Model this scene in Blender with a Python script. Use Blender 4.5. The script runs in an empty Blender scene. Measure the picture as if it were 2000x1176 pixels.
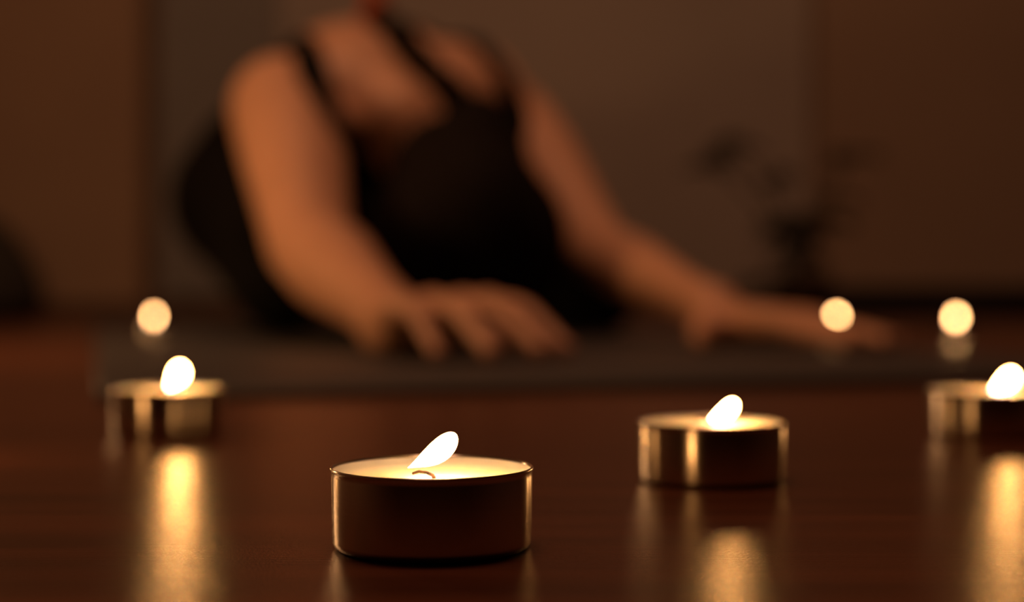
import bpy, bmesh, math, random
import numpy as np
from mathutils import Vector, Matrix, noise

sc = bpy.context.scene
C = sc.collection
PI = math.pi
random.seed(7)

# ------------------------------------------------------------------ camera
F = 2778.0          # focal length in photo pixels (50 mm on 36 mm film)
H = 0.0471          # camera height above the floor
HZ = 577.0          # horizon row
cam_d = bpy.data.cameras.new('camera')
cam = bpy.data.objects.new('camera', cam_d); C.objects.link(cam)
cam.location = (0, 0, H)
cam.rotation_euler = (PI/2 - math.atan((588-HZ)/F), 0, 0)
cam_d.sensor_fit = 'HORIZONTAL'; cam_d.sensor_width = 36; cam_d.lens = 50
cam_d.clip_start = 0.01; cam_d.clip_end = 50
cam_d.dof.use_dof = True
cam_d.dof.focus_distance = 0.258
cam_d.dof.aperture_fstop = 6.9
sc.camera = cam

# ------------------------------------------------------------------ world, lamps, exposure
sc.view_settings.view_transform = 'Standard'
sc.view_settings.look = 'None'
sc.view_settings.exposure = 0.0
sc.view_settings.gamma = 1.0
sc.cycles.use_denoising = True
sc.cycles.use_adaptive_sampling = False
sc.cycles.sample_clamp_indirect = 6.0
w = bpy.data.worlds.new('world'); sc.world = w; w.use_nodes = True
w.node_tree.nodes['Background'].inputs[0].default_value = (1.0, 0.55, 0.3, 1)
w.node_tree.nodes['Background'].inputs[1].default_value = 0.01

def lamp(name, kind, loc, power, col, size=0.1, target=None, spread=None):
    d = bpy.data.lights.new(name, kind); o = bpy.data.objects.new(name, d); C.objects.link(o)
    d.energy = power; d.color = col
    if kind == 'AREA':
        d.shape = 'DISK'; d.size = size
        if spread: d.spread = spread
    else: d.shadow_soft_size = size
    o.location = loc
    if target is not None:
        o.rotation_euler = (Vector(target)-Vector(loc)).to_track_quat('-Z', 'Y').to_euler()
    return o
WARM = (1.0, 0.50, 0.24)
lamp('ceiling_lamp_light', 'AREA', (-0.1, 0.75, 2.45), 18.5, (1.0, 0.47, 0.25), 0.9, (-0.1, 2.1, 0))
lamp('added_left_light', 'POINT', (-0.63, 1.03, 0.24), 4.3, (1.0, 0.50, 0.2), 0.04)  # unseen warm light added at the left for arm and mat highlights
lamp('off_frame_candle_light', 'POINT', (-0.175, 0.40, 0.024), 0.03, (1.0, 0.45, 0.13), 0.003)

# ------------------------------------------------------------------ helpers
def P(px, py, D):
    """photo pixel and distance to a point of the room (authoring aid only)"""
    return Vector(((px-1000)*D/F, D, H-(py-HZ)*D/F))

def mat(name, col, rough=0.5, metal=0.0, **k):
    m = bpy.data.materials.new(name); m.use_nodes = True
    b = m.node_tree.nodes['Principled BSDF']
    b.inputs['Base Color'].default_value = (*col, 1)
    b.inputs['Roughness'].default_value = rough
    b.inputs['Metallic'].default_value = metal
    for kk, v in k.items():
        b.inputs[kk.replace('_', ' ')].default_value = v
    return m

def nodes(m):
    nt = m.node_tree
    return nt, nt.nodes['Principled BSDF']

def noisy(m, scale=(1, 1, 1), nscale=5, c0=None, c1=None, bump=0.0, dist=0.001, detail=4, lo=0.35, hi=0.65):
    nt, b = nodes(m)
    tc = nt.nodes.new('ShaderNodeTexCoord'); mp = nt.nodes.new('ShaderNodeMapping')
    mp.inputs['Scale'].default_value = scale
    nt.links.new(tc.outputs['Object'], mp.inputs[0])
    n = nt.nodes.new('ShaderNodeTexNoise'); n.inputs['Scale'].default_value = nscale; n.inputs['Detail'].default_value = detail
    nt.links.new(mp.outputs[0], n.inputs['Vector'])
    if c0:
        r = nt.nodes.new('ShaderNodeValToRGB')
        r.color_ramp.elements[0].position = lo; r.color_ramp.elements[1].position = hi
        r.color_ramp.elements[0].color = (*c0, 1); r.color_ramp.elements[1].color = (*c1, 1)
        nt.links.new(n.outputs[0], r.inputs[0]); nt.links.new(r.outputs[0], b.inputs['Base Color'])
    if bump:
        bp = nt.nodes.new('ShaderNodeBump'); bp.inputs['Strength'].default_value = bump; bp.inputs['Distance'].default_value = dist
        nt.links.new(n.outputs[0], bp.inputs['Height']); nt.links.new(bp.outputs[0], b.inputs['Normal'])
    return m

def link(name, me, m, parent=None, smooth=True):
    o = bpy.data.objects.new(name, me); C.objects.link(o)
    if m: me.materials.append(m)
    if smooth:
        me.polygons.foreach_set('use_smooth', [True]*len(me.polygons))
    if parent: o.parent = parent
    return o

def obj(name, bm, m, parent=None, smooth=True):
    me = bpy.data.meshes.new(name); bm.to_mesh(me); bm.free()
    return link(name, me, m, parent, smooth)

def thing(name, label, cat, loc=(0, 0, 0), group=None):
    o = bpy.data.objects.new(name, None); C.objects.link(o); o.location = loc
    o.empty_display_size = 0.02
    return tag(o, label, cat, group)

def tag(o, label, cat, group=None):
    o['label'] = label; o['category'] = cat
    if group: o['group'] = group
    return o

def struct(o, label=None):
    o['kind'] = 'structure'
    if label: o['label'] = label
    return o

def box(bm, x0, x1, y0, y1, z0, z1, bev=0.0):
    r = bmesh.ops.create_cube(bm, size=1)
    vs = r['verts']
    bmesh.ops.scale(bm, vec=(x1-x0, y1-y0, z1-z0), verts=vs)
    bmesh.ops.translate(bm, vec=((x0+x1)/2, (y0+y1)/2, (z0+z1)/2), verts=vs)
    if bev:
        es = list({e for v in vs for e in v.link_edges})
        bmesh.ops.bevel(bm, geom=es, offset=bev, segments=3, affect='EDGES', profile=0.5)

def lathe(prof, n=96):
    """closed or open profile [(r,z)] turned about z"""
    bm = bmesh.new(); rings = []
    for r, z in prof:
        if r < 1e-7: rings.append([bm.verts.new((0, 0, z))])
        else: rings.append([bm.verts.new((r*math.cos(2*PI*i/n), r*math.sin(2*PI*i/n), z)) for i in range(n)])
    for a, b in zip(rings, rings[1:]):
        for i in range(n):
            j = (i+1) % n
            if len(a) == 1 and len(b) == 1: continue
            if len(a) == 1: bm.faces.new((a[0], b[i], b[j]))
            elif len(b) == 1: bm.faces.new((a[i], b[0], a[j]))
            else: bm.faces.new((a[i], b[i], b[j], a[j]))
    bmesh.ops.recalc_face_normals(bm, faces=bm.faces)
    return bm

def tube(bm, pts, radii, n=12, squash=None):
    """tapered tube with round ends through pts"""
    pts = [Vector(p) for p in pts]; N = len(pts)
    if not hasattr(radii, '__len__'): radii = [radii]*N
    tang = [(pts[min(i+1, N-1)]-pts[max(i-1, 0)]).normalized() for i in range(N)]
    up = Vector((0, 0, 1)) if abs(tang[0].z) < 0.9 else Vector((1, 0, 0))
    rings = []; u = (up-tang[0]*up.dot(tang[0])).normalized()
    for i in range(N):
        u = (u-tang[i]*u.dot(tang[i])).normalized(); v = tang[i].cross(u)
        rings.append([bm.verts.new(pts[i]+(u*math.cos(2*PI*k/n)*(squash or 1)+v*math.sin(2*PI*k/n))*radii[i]) for k in range(n)])
    for a, b in zip(rings, rings[1:]):
        for k in range(n): bm.faces.new((a[k], a[(k+1) % n], b[(k+1) % n], b[k]))
    for ring, p, t, r in ((rings[0], pts[0], -tang[0], radii[0]), (rings[-1], pts[-1], tang[-1], radii[-1])):
        c = bm.verts.new(p+t*r*0.5)
        for k in range(n): bm.faces.new((ring[k], ring[(k+1) % n], c))
    bmesh.ops.recalc_face_normals(bm, faces=bm.faces)

def capsule(bm, a, b, ra, rb, n=20, m=6):
    """round-ended cone from a to b"""
    a = Vector(a); b = Vector(b); d = (b-a); L = d.length
    d = d/L if L > 1e-9 else Vector((0, 0, 1))
    q = d.to_track_quat('Z', 'Y').to_matrix()
    prof = [(ra*math.sin(t), -ra*math.cos(t)) for t in [PI/2*i/m for i in range(m+1)]]
    prof += [(rb*math.sin(t), L+rb*math.cos(t)) for t in [PI/2-PI/2*i/m for i in range(m+1)]]
    rings = []
    for r, z in prof:
        if r < 1e-6: rings.append([bm.verts.new(a+q @ Vector((0, 0, z)))])
        else: rings.append([bm.verts.new(a+q @ Vector((r*math.cos(2*PI*i/n), r*math.sin(2*PI*i/n), z))) for i in range(n)])
    fs = []
    for p, s in zip(rings, rings[1:]):
        for i in range(n):
            j = (i+1) % n
            if len(p) == 1: fs.append(bm.faces.new((p[0], s[j], s[i])))
            elif len(s) == 1: fs.append(bm.faces.new((p[i], p[j], s[0])))
            else: fs.append(bm.faces.new((p[i], p[j], s[j], s[i])))
    return fs

def ellipsoid(bm, c, axes, radii, n=28):
    """axes: three unit vectors"""
    r = bmesh.ops.create_uvsphere(bm, u_segments=n, v_segments=n//2, radius=1)
    for v in r['verts']:
        p = v.co.copy()
        v.co = Vector(c)+axes[0]*p.x*radii[0]+axes[1]*p.y*radii[1]+axes[2]*p.z*radii[2]

def remeshed(bm, voxel):
    """union of overlapping closed shells as one skin"""
    bmesh.ops.recalc_face_normals(bm, faces=bm.faces)
    me = bpy.data.meshes.new('tmp'); bm.to_mesh(me); bm.free()
    o = bpy.data.objects.new('tmp', me); C.objects.link(o)
    md = o.modifiers.new('r', 'REMESH'); md.mode = 'VOXEL'; md.voxel_size = voxel
    dg = bpy.context.evaluated_depsgraph_get(); dg.update()
    out = bpy.data.meshes.new_from_object(o.evaluated_get(dg))
    bpy.data.objects.remove(o); bpy.data.meshes.remove(me)
    return out

def smooth_mesh(me, iters, weight=None, f=0.5):
    n = len(me.vertices)
    co = np.empty(n*3, np.float32); me.vertices.foreach_get('co', co); co = co.reshape(n, 3).astype(np.float64)
    e = np.empty(len(me.edges)*2, np.int32); me.edges.foreach_get('vertices', e); e = e.reshape(-1, 2)
    deg = np.bincount(e.ravel(), minlength=n).astype(float)
    wgt = np.ones(n) if weight is None else weight(co)
    for _ in range(iters):
        s = np.zeros_like(co)
        for ax in range(3):
            s[:, ax] = np.bincount(e[:, 0], co[e[:, 1], ax], n)+np.bincount(e[:, 1], co[e[:, 0], ax], n)
        co += (s/np.maximum(deg, 1)[:, None]-co)*(f*wgt)[:, None]
    me.vertices.foreach_set('co', co.astype(np.float32).ravel()); me.update()
    return co

# ------------------------------------------------------------------ setting materials
floor_m = mat('floor_wood', (0.16, 0.06, 0.03), 0.265, 0.0, Specular_IOR_Level=0.36)
def build_floor_mat(m):
    nt, b = nodes(m)
    N = nt.nodes.new; L = nt.links.new
    tc = N('ShaderNodeTexCoord')
    mp = N('ShaderNodeMapping'); mp.inputs['Scale'].default_value = (3, 45, 1); L(tc.outputs['Object'], mp.inputs[0])
    g = N('ShaderNodeTexNoise'); g.inputs['Scale'].default_value = 1.6; g.inputs['Detail'].default_value = 6; L(mp.outputs[0], g.inputs['Vector'])
    rmp = N('ShaderNodeValToRGB'); L(g.outputs[0], rmp.inputs[0])
    rmp.color_ramp.elements[0].position = 0.32; rmp.color_ramp.elements[0].color = (0.09, 0.029, 0.014, 1)
    rmp.color_ramp.elements[1].position = 0.70; rmp.color_ramp.elements[1].color = (0.165, 0.050, 0.022, 1)
    br = N('ShaderNodeTexBrick'); br.inputs['Scale'].default_value = 1.0
    br.inputs['Brick Width'].default_value = 1.25; br.inputs['Row Height'].default_value = 0.19; br.inputs['Mortar Size'].default_value = 0.0006
    br.inputs['Color1'].default_value = (1, 1, 1, 1); br.inputs['Color2'].default_value = (0.8, 0.8, 0.8, 1); br.inputs['Mortar'].default_value = (0.25, 0.25, 0.25, 1)
    mp3 = N('ShaderNodeMapping'); mp3.inputs['Location'].default_value = (0.35, 0.072, 0); L(tc.outputs['Object'], mp3.inputs[0]); L(mp3.outputs[0], br.inputs['Vector'])
    mx = N('ShaderNodeMixRGB'); mx.blend_type = 'MULTIPLY'; mx.inputs[0].default_value = 1; L(rmp.outputs[0], mx.inputs[1]); L(br.outputs['Color'], mx.inputs[2])
    L(mx.outputs[0], b.inputs['Base Color'])
    # pores and fine scratches along the grain
    mp2 = N('ShaderNodeMapping'); mp2.inputs['Scale'].default_value = (1900, 1500, 1); L(tc.outputs['Object'], mp2.inputs[0])
    f1 = N('ShaderNodeTexNoise'); f1.inputs['Scale'].default_value = 1.0; f1.inputs['Detail'].default_value = 2; L(mp2.outputs[0], f1.inputs['Vector'])
    mp4 = N('ShaderNodeMapping'); mp4.inputs['Scale'].default_value = (25, 900, 1); L(tc.outputs['Object'], mp4.inputs[0])
    f2 = N('ShaderNodeTexNoise'); f2.inputs['Scale'].default_value = 1.0; f2.inputs['Detail'].default_value = 3; L(mp4.outputs[0], f2.inputs['Vector'])
    ad = N('ShaderNodeMath'); ad.operation = 'ADD'; L(f1.outputs[0], ad.inputs[0]); L(f2.outputs[0], ad.inputs[1])
    bp = N('ShaderNodeBump'); bp.inputs['Strength'].default_value = 0.55; bp.inputs['Distance'].default_value = 0.00019
    L(ad.outputs[0], bp.inputs['Height']); L(bp.outputs[0], b.inputs['Normal'])
build_floor_mat(floor_m)
wall_pale = noisy(mat('wall_paint_beige', (0.36, 0.30, 0.24), 0.85), nscale=3, c0=(0.38, 0.335, 0.29), c1=(0.42, 0.37, 0.32), bump=0.1)
wall_grey = noisy(mat('wall_paint_taupe', (0.25, 0.21, 0.17), 0.8), nscale=3, c0=(0.23, 0.225, 0.21), c1=(0.26, 0.25, 0.23))
wall_warm = noisy(mat('wall_paint_ochre', (0.42, 0.25, 0.12), 0.85), nscale=3, c0=(0.34, 0.23, 0.15), c1=(0.38, 0.26, 0.165), bump=0.1)
wall_brown = noisy(mat('wall_paint_brown', (0.30, 0.17, 0.08), 0.85), nscale=3, c0=(0.34, 0.245, 0.17), c1=(0.36, 0.26, 0.18), bump=0.1)
dark_wall = noisy(mat('wall_paint_dark_brown', (0.12, 0.08, 0.05), 0.85), nscale=3, c0=(0.09, 0.06, 0.045), c1=(0.11, 0.075, 0.055))
ceil_m = noisy(mat('ceiling_paint', (0.4, 0.34, 0.28), 0.9), nscale=3, c0=(0.38, 0.33, 0.28), c1=(0.42, 0.36, 0.3))
base_m = noisy(mat('baseboard_brown_wood', (0.10, 0.05, 0.03), 0.5), scale=(1, 1, 12), nscale=3, c0=(0.10, 0.055, 0.033), c1=(0.14, 0.075, 0.045))
base_dark = noisy(mat('baseboard_black_wood', (0.01, 0.007, 0.005), 0.6), scale=(1, 1, 12), nscale=3, c0=(0.008, 0.005, 0.004), c1=(0.014, 0.009, 0.007))

def sbox(name, dims, m, label=None, bev=0.0):
    bm = bmesh.new(); box(bm, *dims, bev)
    return struct(obj(name, bm, m, None, False), label)

YB = 3.10
bm = bmesh.new(); box(bm, -2.6, 2.6, -3.0, YB+0.1, -0.05, 0)
struct(obj('floor', bm, floor_m, None, False), 'glossy dark reddish brown wooden floor')
sbox('wall_back', (-2.6, 2.6, YB, YB+0.1, 0, 2.6), wall_pale, 'beige back wall behind the person')
XL = (275-1000)*2.95/F
sbox('wall_left_pier', (-2.5, XL, 2.95, YB, 0, 2.6), wall_warm, 'ochre wall section left of the person', 0.004)
XR = (1600-1000)*3.0/F
sbox('wall_right_pier', (XR, 2.5, 3.0, YB, 0, 2.6), wall_brown, 'brown wall section behind the potted plant', 0.004)
sbox('wall_left', (-2.6, -2.5, -3.0, YB, 0, 2.6), wall_warm)
sbox('wall_right', (2.5, 2.6, -3.0, YB, 0, 2.6), dark_wall)
sbox('wall_front', (-2.6, 2.6, -3.1, -3.0, 0, 2.6), dark_wall)
sbox('ceiling', (-2.6, 2.6, -3.0, YB+0.1, 2.6, 2.7), ceil_m)
sbox('baseboard_left', (-2.5, XL, 2.935, 2.95, 0, 0.035), base_m, 'brown baseboard at the ochre wall', 0.003)
sbox('baseboard_back', (XL, XR, YB-0.015, YB, 0, 0.04), base_m, 'brown baseboard at the beige wall', 0.003)
sbox('baseboard_right', (XR, 2.5, 2.985, 3.0, 0, 0.068), base_dark, 'black baseboard at the brown wall', 0.003)
# flush door between the pier and the beige wall
XD0, XD1 = XL+0.012, (545-1000)*YB/F
dr = sbox('door_1', (XD0, XD1, YB-0.03, YB, 0.042, 2.0), wall_grey, 'narrow taupe door at the left end of the beige wall', 0.004)
hb = bmesh.new(); tube(hb, [(XD1-0.045, YB-0.03, 0.98), (XD1-0.045, YB-0.075, 0.98), (XD1-0.10, YB-0.08, 0.98)], 0.009)
obj('door_handle', hb, mat('door_handle_steel', (0.5, 0.45, 0.4), 0.3, 1.0), dr)

# ------------------------------------------------------------------ yoga mat
mat_grey = noisy(mat('yoga_mat_foam', (0.13, 0.12, 0.12), 0.42), nscale=500, c0=(0.048, 0.048, 0.050), c1=(0.068, 0.066, 0.066), bump=0.4, dist=0.0006)
md = Vector((-0.282, 0.959, 0)).normalized(); mr = Vector((md.y, -md.x, 0))
bm = bmesh.new()
box(bm, 0, 0.62, 0, 1.83, 0, 0.0048, 0.0016)
ym = obj('yoga_mat', bm, mat_grey)
ym.location = (-0.184, 0.63, 0.0); ym.rotation_euler = (0, 0, math.atan2(mr.y, mr.x))
tag(ym, 'dark grey yoga mat lying on the wooden floor under the person', 'yoga mat')
MZ = 0.0048

# ------------------------------------------------------------------ tealights
alu = noisy(mat('candle_cup_aluminium', (0.72, 0.66, 0.60), 0.2, 1.0), scale=(60, 60, 900), nscale=2, bump=0.05, dist=0.0002)
ntc, bc = nodes(alu)
bc.inputs['Roughness'].default_value = 0.24; bc.inputs['Anisotropic'].default_value = 0.85; bc.inputs['Anisotropic Rotation'].default_value = 0.25
tg_ = ntc.nodes.new('ShaderNodeTangent'); tg_.direction_type = 'RADIAL'; tg_.axis = 'Z'; ntc.links.new(tg_.outputs[0], bc.inputs['Tangent'])
wax_m = mat('candle_wax', (0.93, 0.84, 0.66), 0.35, 0.0)
nt, b = nodes(wax_m)
b.inputs['Subsurface Weight'].default_value = 1.0
b.inputs['Subsurface Radius'].default_value = (1.0, 0.82, 0.6)
b.inputs['Subsurface Scale'].default_value = 0.010
wick_m = noisy(mat('candle_wick_char', (0.03, 0.02, 0.02), 0.9), nscale=900, c0=(0.02, 0.015, 0.015), c1=(0.16, 0.09, 0.06))
flame_m = bpy.data.materials.new('candle_flame_fire'); flame_m.use_nodes = True
nt = flame_m.node_tree; nt.nodes.clear()
em = nt.nodes.new('ShaderNodeEmission'); ou = nt.nodes.new('ShaderNodeOutputMaterial')
tc = nt.nodes.new('ShaderNodeTexCoord'); sp = nt.nodes.new('ShaderNodeSeparateXYZ'); nt.links.new(tc.outputs['Generated'], sp.inputs[0])
rp = nt.nodes.new('ShaderNodeValToRGB'); nt.links.new(sp.outputs['Z'], rp.inputs[0])
rp.color_ramp.elements[0].position = 0.0; rp.color_ramp.elements[0].color = (0.35, 0.22, 0.2, 1)
rp.color_ramp.elements[1].position = 0.30; rp.color_ramp.elements[1].color = (1.0, 0.45, 0.125, 1)
nt.links.new(rp.outputs[0], em.inputs[0]); em.inputs[1].default_value = 148.0
nt.links.new(em.outputs[0], ou.inputs[0])
flame_far = flame_m.copy(); flame_far.name = 'candle_flame_fire_small'
for n_ in flame_far.node_tree.nodes:
    if n_.type == 'VALTORGB': n_.color_ramp.elements[1].color = (1.0, 0.50, 0.185, 1)
    if n_.type == 'EMISSION': n_.inputs[1].default_value = 36.0

R = 0.019; HC = 0.0152; WL = 0.0128
def cup_bm(n=128):
    t = 0.00035; rb = 0.0017
    prof = [(0, 0)]
    prof += [(R-rb-0.0004+rb*math.sin(a), rb-rb*math.cos(a)) for a in [PI/2*i/6 for i in range(7)]]
    prof += [(R-0.00035, 0.004), (R-0.00025, HC-0.0016), (R-0.0004, HC-0.0012), (R-0.00025, HC-0.0009)]
    prof += [(R-0.0003+0.0003*math.cos(a), HC-0.0003+0.0003*math.sin(a)) for a in [-PI/2+PI*i/8 for i in range(9)]]
    prof += [(R-t-0.0002, HC-0.0006), (R-t-0.0009, 0.004), (R-0.0035, 0.0006), (0, 0.0006)]
    return lathe(prof, n)
def wax_bm(level):
    r0 = R-0.00085
    return lathe([(0, 0.0012), (r0-0.003, 0.0012), (r0-0.0003, 0.0042), (r0+0.00025, HC-0.0004), (r0-0.00005, HC-0.00045), (r0-0.0004, level+0.0008), (r0-0.0014, level), (0.004, level-0.0001), (0, level-0.0001)], 96)
def flame_bm(base, tip, wmax, bend=0.0, peak=0.66):
    base = Vector(base); tip = Vector(tip); ax = tip-base; L = ax.length; d = ax/L
    s = d.cross(Vector((0, 1, 0))).normalized(); o = s.cross(d)
    bm = bmesh.new(); n = 24; rings = []; K = 26
    for i in range(K+1):
        t = (1-math.cos(PI*i/K))/2
        # pointed foot, fat belly near the top, rounded tip
        r = wmax*(math.sin(PI/2*t/peak)**1.15 if t < peak else math.sqrt(max(0, 1-((t-peak)/(1-peak))**2)))
        if i == K: r = 0
        c = base+d*L*t+s*bend*math.sin(PI*t)
        rings.append([bm.verts.new(c)] if r < 1e-6 else [bm.verts.new(c+(s*math.cos(2*PI*j/n)+o*math.sin(2*PI*j/n)*0.9)*r) for j in range(n)])
    for a, b2 in zip(rings, rings[1:]):
        for j in range(n):
            k = (j+1) % n
            if len(a) == 1: bm.faces.new((a[0], b2[j], b2[k]))
            elif len(b2) == 1: bm.faces.new((a[j], b2[0], a[k]))
            else: bm.faces.new((a[j], b2[j], b2[k], a[k]))
    bmesh.ops.recalc_face_normals(bm, faces=bm.faces)
    return bm

def tealight(label, x, y, z=0.0, base=(-0.0046, 0.001, 0.0147), tip=(0.0045, 0.001, 0.0209), wmax=0.0021, bend=-0.0007, level=WL, fire=None, wickdir=-1):
    t = thing('tealight_candle', label, 'candle', (x, y, z), 'lit tealights on the floor')
    obj('metal_cup', cup_bm(), alu, t)
    obj('wax', wax_bm(level), wax_m, t)
    wb = bmesh.new()
    k = wickdir
    tube(wb, [(0.0004, 0, level-0.001), (0.0003, 0, level+0.0003), (0.0001, -0.0003, level+0.0007), (0.0010*k, -0.0008, level+0.0013), (0.0024*k, -0.0012, level+0.0015), (0.0036*k, -0.0012, level+0.0011)], [0.00042, 0.0004, 0.00036, 0.00034, 0.00032, 0.00026], 10)
    obj('wick', wb, wick_m, t)
    fl = obj('flame', flame_bm(base, tip, wmax, bend), fire or flame_m, t)
    return t

G = lambda px, D: (px-1000)*D/F
tealight('sharply focused lit tealight nearest the camera, curled wick visible', G(844, .266), .266)
tealight('lit tealight right of the nearest one, alone in front of the mat edge', G(1388, .362), .362,
         base=(-0.0006, 0, 0.0152), tip=(0.0066, 0, 0.0200), wmax=0.0019, level=HC-0.0008)
tealight('lit tealight at the left front corner of the grey yoga mat', G(327, .487), .487,
         base=(0.0002, 0, 0.0154), tip=(0.0052, 0, 0.0232), wmax=0.0026, bend=-0.0006, level=HC-0.0006)
tealight('lit tealight cut off by the right edge of the photo', G(1921, .480), .480,
         base=(0.0030, 0, 0.0150), tip=(0.0108, 0, 0.0210), wmax=0.0025, bend=-0.0006, level=HC-0.0006, wickdir=1)
def far_tealight(label, px, py, D, wm=0.0042):
    zc = H-(py-HZ)*D/F            # height of the flame's middle
    tealight(label, G(px, D)-0.001, D, 0.0, base=(-0.0005, 0, zc-0.0062), tip=(0.0015, 0, zc+0.0062), wmax=wm, level=min(WL, zc-0.0085), fire=flame_far)
far_tealight('far blurred tealight left of the kneeling person, near the door', 300, 620, 1.55, 0.0023)
far_tealight('far blurred tealight just behind the fingertips, below the plant', 1634, 621, 1.42, 0.0034)
far_tealight('far blurred tealight mirrored in the floor, right of the fingertips', 1867, 622, 1.62, 0.0035)

# ------------------------------------------------------------------ person in child's pose
skin = noisy(mat('person_skin', (0.50, 0.27, 0.16), 0.5), nscale=30, c0=(0.70, 0.375, 0.23), c1=(0.76, 0.41, 0.255))
nodes(skin)[1].inputs['Subsurface Weight'].default_value = 0.12
nodes(skin)[1].inputs['Subsurface Radius'].default_value = (1, 0.35, 0.2)
nodes(skin)[1].inputs['Subsurface Scale'].default_value = 0.008
fabric = noisy(mat('black_stretch_fabric', (0.006, 0.0055, 0.005), 0.8), nscale=500, c0=(0.005, 0.0045, 0.004), c1=(0.008, 0.007, 0.006), bump=0.2, dist=0.0005)
nodes(fabric)[1].inputs['Specular IOR Level'].default_value = 0.12
hair_m = noisy(mat('dark_brown_hair', (0.02, 0.012, 0.008), 0.75), scale=(1, 1, 14), nscale=60, c0=(0.006, 0.0035, 0.0025), c1=(0.014, 0.008, 0.005), bump=0.4, dist=0.001)
nodes(hair_m)[1].inputs['Specular IOR Level'].default_value = 0.12
rust = noisy(mat('rust_red_hair_tie', (0.45, 0.09, 0.03), 0.8), nscale=300, c0=(0.42, 0.08, 0.025), c1=(0.52, 0.11, 0.035))
nail_m = mat('finger_nail', (0.55, 0.27, 0.19), 0.3)

person = thing('person', 'person kneeling face down on the mat, arms stretched forward, black top and leggings', 'person', (-0.22, 1.62, MZ))
PO = Vector(person.location)
V = Vector
Rs, Re, Rw = P(556, 212, 1.45), P(606, 482, 1.235), P(762, 622, 1.035)
Ls, Le, Lw = P(1005, 245, 1.62), P(1172, 492, 1.42), P(1392, 604, 1.215)
bm = bmesh.new()
sh = (Ls-Rs).normalized()
u = V((sh.x, sh.y, 0)).normalized(); fw = V((u.y, -u.x, 0))    # toward the head
hu = V((0.95, 0.31, 0)).normalized(); hf = V((hu.y, -hu.x, 0))
hipc = V((-0.275, 1.93, 0.195)); waist = V((-0.225, 1.80, 0.235)); rib = V((-0.165, 1.685, 0.255)); chest = V((-0.125, 1.585, 0.238))
up = V((0, 0, 1))
# trunk
ellipsoid(bm, hipc, (hu, hf, up), (0.165, 0.145, 0.135))
ellipsoid(bm, hipc.lerp(waist, 0.55), (hu, hf, up), (0.145, 0.12, 0.115))
ellipsoid(bm, waist, (hu, hf, up), (0.125, 0.12, 0.105))
ellipsoid(bm, waist.lerp(rib, 0.5), (u, fw, up), (0.135, 0.12, 0.112))
ellipsoid(bm, rib, (u, fw, up), (0.150, 0.125, 0.118))
ellipsoid(bm, chest, (u, fw, up), (0.150, 0.105, 0.095))
ellipsoid(bm, chest+u*0.075+V((0, 0, 0.03)), (u, fw, up), (0.07, 0.10, 0.072))   # shoulder blades
ellipsoid(bm, chest-u*0.075+V((0, 0, 0.03)), (u, fw, up), (0.07, 0.10, 0.072))
for S_ in (Rs, Ls):                                             # trapezius from the neck to each shoulder
    capsule(bm, chest+fw*0.055+V((0, 0, 0.030)), chest.lerp(S_, 0.62)+fw*0.025+V((0, 0, 0.022)), 0.060, 0.052)
capsule(bm, chest+V((0, 0, 0.03)), chest+fw*0.085+V((0, 0, 0.012)), 0.062, 0.056)
ellipsoid(bm, P(705, 185, 1.50), (u, fw, up), (0.058, 0.058, 0.055)); ellipsoid(bm, P(765, 235, 1.465), (u, fw, up), (0.055, 0.055, 0.05))
ellipsoid(bm, P(905, 200, 1.55), (u, fw, up), (0.055, 0.055, 0.05))
# arms
def arm(S, E, W, k=1.0, kf=1.0):
    capsule(bm, chest+(S-chest)*0.55+V((0, 0, .005)), S, 0.062, 0.053*k)
    d = (E-S); m1 = S+d*0.35+V((0, 0, 0.004))
    capsule(bm, S, m1, 0.054*k, 0.050*k); capsule(bm, m1, S+d*0.8, 0.050*k, 0.040*k); capsule(bm, S+d*0.8, E, 0.040*k, 0.037*k)
    d = W-E; m2 = E+d*0.3
    capsule(bm, E, m2, 0.037*kf, 0.040*kf); capsule(bm, m2, W-d*0.22, 0.040*kf, 0.027*kf); capsule(bm, W-d*0.22, W, 0.027*kf, 0.024*kf)
arm(Rs, Re, Rw, 1.06, 1.0); arm(Ls, Le, Lw, 0.90, 0.86)
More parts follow.
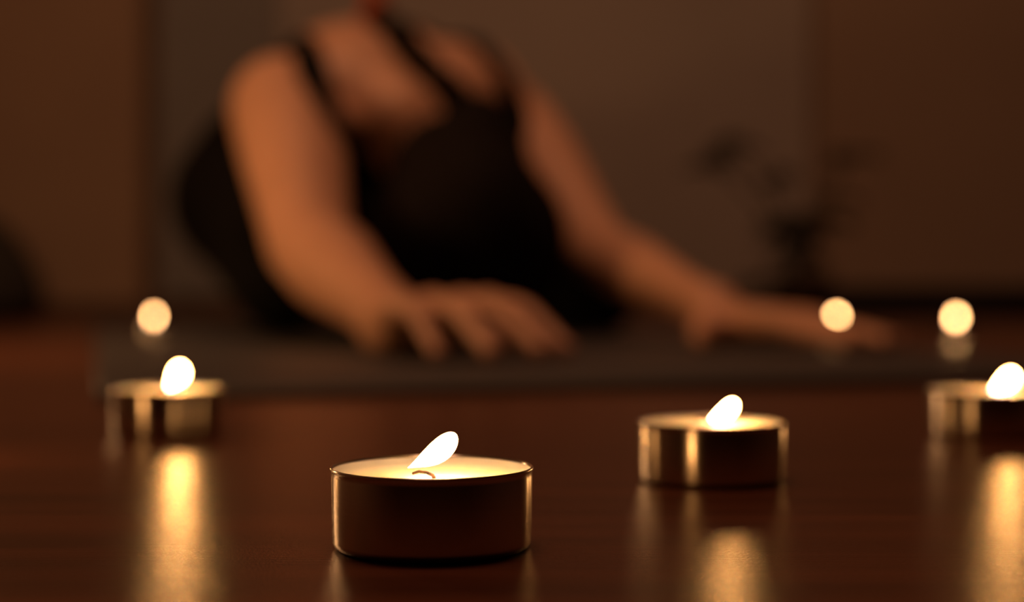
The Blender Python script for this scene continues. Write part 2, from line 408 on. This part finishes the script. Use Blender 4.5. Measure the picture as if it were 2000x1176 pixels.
# hands: palm, four fingers of three joints, thumb; fingertips and heel on the mat
hand_zones = []
nails = []
def hand(W, d, thumb_side, arch=0.012):
    d = V((d[0], d[1], 0)).normalized(); l = V((-d.y, d.x, 0))*thumb_side
    z0 = MZ
    heel = V((W.x, W.y, 0))+d*0.012
    hz = z0+0.0175
    capsule(bm, W, V((heel.x, heel.y, hz+0.004)), 0.024, 0.020)
    capsule(bm, V((heel.x, heel.y, hz))+l*0.015, V((heel.x, heel.y, hz))+d*0.035+l*0.024, 0.0165, 0.0155)
    capsule(bm, V((heel.x, heel.y, hz))-l*0.014, V((heel.x, heel.y, hz))+d*0.045-l*0.024, 0.0165, 0.0135)
    spec = [(0.029, 0.084, (0.040, 0.025, 0.019), 0.0088), (0.0085, 0.088, (0.044, 0.028, 0.020), 0.0092), (-0.0125, 0.083, (0.041, 0.026, 0.019), 0.0086), (-0.032, 0.074, (0.032, 0.020, 0.017), 0.0076)]
    for i, (lo, ml, seg, r) in enumerate(spec):
        k = V((heel.x, heel.y, 0))+d*ml+l*lo; k.z = z0+0.017+arch
        capsule(bm, V((heel.x, heel.y, hz+0.004))+l*lo*0.55+d*0.004, k, 0.0155, 0.0115)
        fd = (d+l*(lo*3.6)).normalized()
        hs = [z0+r+arch*1.25+0.001, z0+r+arch*0.55, z0+r-0.0008]
        p = k; rr = 0.0102
        for j in range(3):
            q = V((p.x, p.y, 0))+fd*seg[j]; q.z = hs[j]
            rn = r*(0.97, 0.88, 0.76)[j]
            capsule(bm, p, q, rr if j == 0 else rr, rn, 14, 5)
            if j == 2: nails.append((q, (q-p).normalized(), rn))
            p, rr = q, rn
    tb = V((heel.x, heel.y, hz+0.002))+d*0.012+l*0.016
    t1 = tb+(d*0.45+l*0.9).normalized()*0.036; t1.z = z0+0.016
    t2 = t1+(d*0.6+l*0.8).normalized()*0.030; t2.z = z0+0.012
    t3 = t2+(d*0.8+l*0.55).normalized()*0.024; t3.z = z0+0.009
    capsule(bm, tb, t1, 0.015, 0.0115, 14, 5); capsule(bm, t1, t2, 0.0115, 0.0098, 14, 5); capsule(bm, t2, t3, 0.0098, 0.0085, 14, 5)
    nails.append((t3, (t3-t2).normalized(), 0.0085))
    hand_zones.append((V((W.x, W.y, 0))+d*0.10, 0.125))
hand(Rw, (0.50, -0.87), 1, 0.018)
hand(Lw, (0.60, -0.80), -1, 0.004)
# neck and head, forehead on the mat
hc = V((-0.052, 1.372, 0.108))
k = (hc-V((-0.105, 1.53, 0.225))).normalized()                       # nape to crown
face = (V((0, 0, -1))-k*V((0, 0, -1)).dot(k)).normalized(); side = k.cross(face)
capsule(bm, chest+fw*0.03+V((0, 0, 0.0)), hc-k*0.045-face*0.01, 0.058, 0.050)
ellipsoid(bm, hc-face*0.012+k*0.008, (side, face, k), (0.074, 0.090, 0.092))
ellipsoid(bm, hc+face*0.030-k*0.038, (side, face, k), (0.056, 0.062, 0.070))     # jaw and cheeks
capsule(bm, hc+face*0.078+k*0.012, hc+face*0.100-k*0.022, 0.008, 0.012)           # nose
ellipsoid(bm, hc+face*0.083-k*0.052, (side, face, k), (0.024, 0.012, 0.009))      # lips
ellipsoid(bm, hc+face*0.070-k*0.088, (side, face, k), (0.020, 0.018, 0.014))      # chin
for s in (-1, 1):
    ellipsoid(bm, hc+side*s*0.030+face*0.076+k*0.018, (side, face, k), (0.017, 0.010, 0.009))   # closed eyelids
    ellipsoid(bm, hc+side*s*0.076-face*0.004-k*0.012, (side, face, k), (0.008, 0.018, 0.030))   # ears
# legs folded under the trunk
Rh, Rk, Ra = V((-0.355, 1.90, 0.175)), V((-0.240, 1.50, 0.066)), V((-0.325, 1.96, 0.050))
Lh, Lk, La = V((-0.175, 1.985, 0.175)), V((0.095, 1.675, 0.056)), V((-0.20, 2.09, 0.050))
for h_, kn, an in ((Rh, Rk, Ra), (Lh, Lk, La)):
    mid = h_.lerp(kn, 0.5)+V((0, 0, 0.012))
    capsule(bm, h_, mid, 0.098, 0.080); capsule(bm, mid, kn, 0.080, 0.056)
    kn2 = V((kn.x, kn.y, 0.060)); cf = kn2.lerp(an, 0.4)+V((0, 0, 0.006))
    capsule(bm, kn2, cf, 0.048, 0.050); capsule(bm, cf, an, 0.050, 0.034)
    fd = V((an.x-kn.x, an.y-kn.y, 0)).normalized(); hl = an+V((0, 0, 0.012))
    toe = an+fd*0.17; toe.z = 0.022
    capsule(bm, hl, an+fd*0.03+V((0, 0, .01)), 0.034, 0.033); capsule(bm, an+fd*0.02, toe, 0.032, 0.017)
    sd = V((-fd.y, fd.x, 0))
    for q in range(5):
        st = an+fd*0.13+sd*(q-2)*0.013; st.z = 0.022
        tp = an+fd*(0.195-abs(q-1)*0.006)+sd*(q-2)*0.0155; tp.z = 0.016
        capsule(bm, st, tp, 0.012, 0.0085, 12, 4)
body = remeshed(bm, 0.0042)
def wz(co):
    wv = np.ones(len(co))
    for c, r in hand_zones:
        dd = np.hypot(co[:, 0]-c.x, co[:, 1]-c.y); wv = np.minimum(wv, np.clip((dd-r*0.85)/(r*0.5), 0.04, 1))
    dd = np.linalg.norm(co-np.array(hc+face*0.06), axis=1); wv = np.minimum(wv, np.clip((dd-0.07)/0.05, 0.12, 1))
    dy = np.where(co[:, 1] > 2.05, 0.15, 1.0)
    return np.minimum(wv, dy)
smooth_mesh(body, 26, wz, 0.6)
co = smooth_mesh(body, 2, None, 0.4)
# keep the underside on the mat
low = np.maximum(co[:, 2], MZ+0.0004); co[:, 2] = low
body.vertices.foreach_set('co', co.astype(np.float32).ravel()); body.update()

# ---- garments cut from the body's own surface and lifted off it
nv = len(body.vertices)
nr = np.empty(nv*3, np.float32); body.vertices.foreach_get('normal', nr); nr = nr.reshape(nv, 3)
polys = [tuple(p.vertices) for p in body.polygons]
def seg_dist(co, a, b):
    a = np.array(a); b = np.array(b); ab = b-a
    t = np.clip(((co-a) @ ab)/(ab @ ab), 0, 1)
    return np.linalg.norm(co-(a+t[:, None]*ab), axis=1)
def garment(name, mask, lift, m, parent):
    keep = [p for p in polys if sum(mask[i] for i in p) >= 3]
    par = {}
    def find(a):
        while par.setdefault(a, a) != a: par[a] = par[par[a]]; a = par[a]
        return a
    for p in keep:
        for q in p[1:]: par[find(q)] = find(p[0])
    size = {}
    for p in keep: size[find(p[0])] = size.get(find(p[0]), 0)+1
    big = max(size, key=size.get); print(name, sorted(size.values())[-4:])
    keep = [p for p in keep if find(p[0]) == big]
    idx = sorted({i for p in keep for i in p}); mp = {i: j for j, i in enumerate(idx)}
    n = len(idx); ix = np.array(idx)
    outer = co[ix]+nr[ix]*lift; inner = co[ix]+nr[ix]*0.0006
    outer[:, 2] = np.maximum(outer[:, 2], MZ+0.0002); inner[:, 2] = np.maximum(inner[:, 2], MZ+0.0003)
    faces = [tuple(mp[i] for i in p) for p in keep]
    # walls along the hem
    cnt = {}
    for f in faces:
        for a, b_ in zip(f, f[1:]+f[:1]):
            cnt[(a, b_)] = 1
    rim = [(a, b_) for (a, b_) in cnt if (b_, a) not in cnt]
    nb = {}
    for a, b_ in rim: nb.setdefault(a, []).append(b_); nb.setdefault(b_, []).append(a)
    for _ in range(14):
        for arr in (outer, inner):
            new = {a: (arr[a]*2+sum(arr[q] for q in v))/(2+len(v)) for a, v in nb.items()}
            for a, c in new.items(): arr[a] = c
    allf = faces+[tuple(i+n for i in reversed(f)) for f in faces]+[(b_, a, a+n, b_+n) for a, b_ in rim]
    vs = np.vstack([outer, inner])-np.array(PO)
    me = bpy.data.meshes.new(name); me.from_pydata(vs.tolist(), [], allf); me.update()
    return link(name, me, m, parent)
rel = co-np.array(chest)
s_lat = rel @ np.array(u); s_fw = rel @ np.array(fw)
d_leg = np.minimum.reduce([seg_dist(co, a, b_)-r for a, b_, r in (
    (Rh, Rk, 0.10), (Lh, Lk, 0.10), (Rk, Ra, 0.062), (Lk, La, 0.062))])
d_hip = np.linalg.norm((co-np.array(hipc))/np.array([0.19, 0.17, 0.16]), axis=1)
hipside = (co-np.array(waist)) @ np.array(hf)
d_armR = np.minimum(seg_dist(co, Rs, Re), seg_dist(co, Re, Rw)); d_armL = np.minimum(seg_dist(co, Ls, Le), seg_dist(co, Le, Lw))
is_arm = (d_armR < 0.068) | (d_armL < 0.062)
ankle = np.minimum(np.linalg.norm(co-np.array(Ra), axis=1), np.linalg.norm(co-np.array(La), axis=1))
feet = ((co[:, 1] > 1.99) & (co[:, 2] < 0.10) & (np.minimum(seg_dist(co, Ra, Ra+V((-.05, .16, -.02))), seg_dist(co, La, La+V((-.08, .13, -.02)))) < 0.055))
legs = ((d_leg < 0.012) | ((d_hip < 1.1) & (hipside < -0.02))) & ~is_arm & ~feet
trunk = ~is_arm & ~feet & (np.linalg.norm((co-np.array(hc)), axis=1) > 0.125) & (s_fw < 0.10)
def on_surface(px, py):
    """point of the body seen at a photo pixel"""
    from mathutils.bvhtree import BVHTree
    global _bvh
    try: _bvh
    except NameError: _bvh = BVHTree.FromPolygons([tuple(c) for c in co], polys)
    o = V((0, 0, H)); d = (P(px, py, 1.0)-o).normalized()
    r = _bvh.ray_cast(o, d)
    return r[0]
def path_mask(pts, w):
    m = np.zeros(nv, bool)
    for a, b_ in zip(pts, pts[1:]):
        m |= seg_dist(co, a, b_) < w
    return m
def surf_path(pix):
    out = [on_surface(*p) for p in pix]
    return [p for p in out if p is not None]
pR = surf_path([(588, 100), (612, 150), (638, 205), (662, 255), (690, 310)])
pL = surf_path([(962, 122), (985, 160), (1000, 205), (1003, 250), (1000, 300), (1005, 345)])
def flat_mask(a, b_, w):
    q = co.copy(); q[:, 2] = 0
    return (seg_dist(q, V((a.x, a.y, 0)), V((b_.x, b_.y, 0))) < w) & (nr[:, 2] > 0)
back_up = nr[:, 2] > -0.1
open_back = (s_fw > -0.13-0.5*np.abs(s_lat)) & ((nr[:, 2] > -0.05) | ((co[:, 2] > 0.205) & (s_fw > 0))) & (np.abs(s_lat) < 0.2)
top = trunk & ~legs & ~open_back
straps = (path_mask(pR, 0.020) | path_mask(pL, 0.019) | flat_mask(pR[0], chest-u*0.085-fw*0.19, 0.0125) | flat_mask(pL[0], chest+u*0.085-fw*0.19, 0.0125)) & (co[:, 2] > 0.12)
top |= straps & (np.linalg.norm(co-np.array(hc), axis=1) > 0.115)
top_only = top

vs = co-np.array(PO)
body.vertices.foreach_set('co', vs.astype(np.float32).ravel()); body.update()
link('body', body, skin, person)
garment('leggings', legs, 0.0035, fabric, person)
garment('tank_top', top_only, 0.0045, fabric, person)

# ---- hair: cap on the skull, knot at the nape, braid lying up the back
bm = bmesh.new()
ellipsoid(bm, hc-face*0.016+k*0.012, (side, face, k), (0.083, 0.092, 0.094), 36)
ellipsoid(bm, hc-face*0.042-k*0.035, (side, face, k), (0.066, 0.062, 0.065), 36)
bun = P(925, 262, 1.475)
ellipsoid(bm, bun, (side, face, k), (0.052, 0.042, 0.050), 24)
for s in (-1, 1):
    ellipsoid(bm, hc+side*s*0.045-face*0.01+k*0.03, (side, face, k), (0.050, 0.070, 0.070), 24)
hm = remeshed(bm, 0.005); hco = smooth_mesh(hm, 6, None, 0.5)
for v in hm.vertices:                         # combed strands
    q = v.co-hc; a = math.atan2(q.dot(side), -q.dot(face))
    v.co += q.normalized()*0.0016*math.sin(a*46+q.dot(k)*60)
    v.co -= PO
    if v.co.z < 0.0009: v.co.z = 0.0009
hair = link('hair', hm, hair_m, person)
# braid
bp = surf_path([(855, 165), (815, 125), (785, 92), (760, 66)])
start = bun+up*0.02
last = bp[-1]; bp2 = [start]+[p+V((0, -0.004, 0.010)) for p in bp]+[last+V((-0.010, 0.012, 0.016)), last+V((-0.018, 0.02, 0.028))]
def resample(pts, n):
    L = [0]
    for a, b_ in zip(pts, pts[1:]): L.append(L[-1]+(b_-a).length)
    out = []
    for i in range(n):
        t = L[-1]*i/(n-1); j = max(q for q in range(len(L)) if L[q] <= t+1e-9); j = min(j, len(pts)-2)
        out.append(pts[j].lerp(pts[j+1], (t-L[j])/max(L[j+1]-L[j], 1e-9)))
    return out
cl = resample(bp2, 80)
for _ in range(6): cl = [cl[0]]+[(cl[i-1]+cl[i]*2+cl[i+1])/4 for i in range(1, len(cl)-1)]+[cl[-1]]
bm = bmesh.new()
for s3 in range(3):
    pts = []; rad = []
    for i, p in enumerate(cl):
        t = i/(len(cl)-1); tg = (cl[min(i+1, len(cl)-1)]-cl[max(i-1, 0)]).normalized()
        sx = tg.cross(up).normalized(); nz = sx.cross(tg)
        a = t*2*PI*6+s3*2*PI/3; wd = 0.0125*(1-0.25*t)
        pts.append(p-PO+sx*math.sin(a)*wd+nz*math.sin(2*a)*wd*0.32); rad.append(0.0095*(1-0.25*t))
    tube(bm, pts, rad, 10)
br = obj('braid', bm, hair_m, person)
e = cl[-1]-PO; tg = (cl[-1]-cl[-6]).normalized(); sx = tg.cross(up).normalized()
bm = bmesh.new()
ring = [e+(sx*math.cos(a)+sx.cross(tg)*math.sin(a))*0.012 for a in [2*PI*i/28 for i in range(29)]]
tube(bm, ring, [0.0065+0.0012*math.sin(i*2.2) for i in range(29)], 10)
for dx in (-1, 1):                                       # bow ends of the ribbon
    tube(bm, [e, e+sx*0.008*dx+V((0, 0, 0.014)), e+sx*0.013*dx+V((0, 0, 0.034)), e+sx*0.010*dx+V((0, 0, 0.055))], [0.006, 0.009, 0.011, 0.008], 10, 0.5)
obj('hair_tie', bm, rust, br)
# nails, one on each finger
for q, d, r in nails:
    n_ = (up-d*up.dot(d)).normalized(); s_ = d.cross(n_)
    bm = bmesh.new()
    ellipsoid(bm, q-PO+n_*r*0.78+d*r*0.2, (s_, d, n_), (r*0.62, r*0.85, r*0.22), 12)
    obj('finger_nail', bm, nail_m, person)

# ------------------------------------------------------------------ potted plant
leaf_m = noisy(mat('dark_green_leaf', (0.012, 0.02, 0.006), 0.55), nscale=20, c0=(0.010, 0.014, 0.005), c1=(0.022, 0.030, 0.010))
pot_m = noisy(mat('pot_clay', (0.10, 0.065, 0.04), 0.6), nscale=20, c0=(0.08, 0.055, 0.035), c1=(0.12, 0.08, 0.05))
soil_m = noisy(mat('pot_soil', (0.02, 0.014, 0.01), 1.0), nscale=80, c0=(0.012, 0.008, 0.006), c1=(0.03, 0.02, 0.014), bump=1, dist=0.004)
PD = 2.45
pl = thing('potted_plant', 'dark leafy plant in a small pot by the brown wall', 'plant', (G(1565, PD), PD, 0))
PP = Vector(pl.location)
obj('pot', lathe([(0, 0), (0.036, 0), (0.040, 0.004), (0.050, 0.072), (0.054, 0.075), (0.054, 0.086), (0.049, 0.086), (0.047, 0.076), (0.040, 0.02), (0, 0.02)], 48), pot_m, pl)
obj('soil', lathe([(0, 0.03), (0.041, 0.03), (0.0465, 0.074), (0.02, 0.079), (0, 0.080)], 32), soil_m, pl)
def leaf(bm, base, d, L, wd, droop):
    d = d.normalized(); s = d.cross(up)
    s = s.normalized() if s.length > 0.1 else V((1, 0, 0)); n_ = s.cross(d)
    rows = []
    K = 8
    for i in range(K+1):
        t = i/K; c = base+d*L*t-up*droop*L*t*t
        ww = wd*math.sin(PI*min(max(t, 0.02), 0.985)**0.8)
        rows.append([c-s*ww+n_*ww*0.25, c, c+s*ww+n_*ww*0.25])
    lay = []
    for off in (0.0004, -0.0004):
        lay.append([[bm.verts.new(p+n_*off) for p in r] for r in rows])
    A, B = lay
    for i in range(K):
        for j in range(2):
            bm.faces.new((A[i][j], A[i][j+1], A[i+1][j+1], A[i+1][j])); bm.faces.new((B[i][j], B[i+1][j], B[i+1][j+1], B[i][j+1]))
        bm.faces.new((A[i][0], A[i+1][0], B[i+1][0], B[i][0])); bm.faces.new((A[i][2], B[i][2], B[i+1][2], A[i+1][2]))
lb = bmesh.new(); sb = bmesh.new()
rnd = random.Random(3)
clusters = [((1392, 325), 6, .055), ((1435, 285), 5, .050), ((1520, 345), 5, .045), ((1665, 308), 6, .050), ((1570, 455), 12, .055), ((1530, 440), 8, .055), ((1610, 440), 7, .05), ((1480, 560), 7, .05), ((1500, 600), 6, .045), ((1640, 380), 3, .045), ((1545, 500), 7, .05)]
for (px, py), nl, L in clusters:
    tip = P(px, py, PD+rnd.uniform(-.06, .06))-PP
    st = V((rnd.uniform(-.015, .015), rnd.uniform(-.015, .015), 0.076))
    m1 = st.lerp(tip, 0.5)+V((0, 0, 0.03 if tip.z > .1 else .05)); 
    tube(sb, [st, st.lerp(m1, .5)+V((0, 0, .012)), m1, m1.lerp(tip, .6)+V((0, 0, .008)), tip], [.0032, .003, .0027, .0023, .0018], 8)
    for q in range(nl):
        a = q/nl*2*PI+rnd.uniform(-.4, .4)
        d = V((math.cos(a), math.sin(a)*0.8, rnd.uniform(-.1, .5)))
        leaf(lb, tip+V((rnd.uniform(-.012, .012), rnd.uniform(-.012, .012), rnd.uniform(-.012, .012))), d, L*rnd.uniform(.9, 1.3), L*0.5, 0.3)
obj('foliage', lb, leaf_m, pl); obj('stem', sb, leaf_m, pl)

# ------------------------------------------------------------------ cushion cut by the left edge
cu_m = noisy(mat('cushion_cloth_olive', (0.035, 0.03, 0.02), 0.9), nscale=120, c0=(0.03, 0.026, 0.018), c1=(0.045, 0.038, 0.026), bump=0.5, dist=0.002)
prof = [(0, 0), (0.20, 0), (0.226, 0.012), (0.234, 0.04), (0.226, 0.08), (0.205, 0.125), (0.178, 0.165), (0.14, 0.20), (0.09, 0.222), (0.04, 0.228), (0.012, 0.226), (0, 0.222)]
bm = lathe(prof, 72)
for v in bm.verts:                      # seams between the panels
    a = math.atan2(v.co.y, v.co.x); f = 1-0.035*abs(math.cos(a*4))**14
    v.co.x *= f; v.co.y *= f
cu = thing('floor_pouf', 'dark rounded floor pouf by the ochre wall, cut by the left photo edge', 'pouf', (G(-165, 2.70), 2.70, 0))
obj('cushion_body', bm, cu_m, cu)
bm = lathe([(0, 0.219), (0.014, 0.222), (0.016, 0.227), (0.012, 0.232), (0, 0.234)], 24)
obj('button', bm, cu_m, cu)
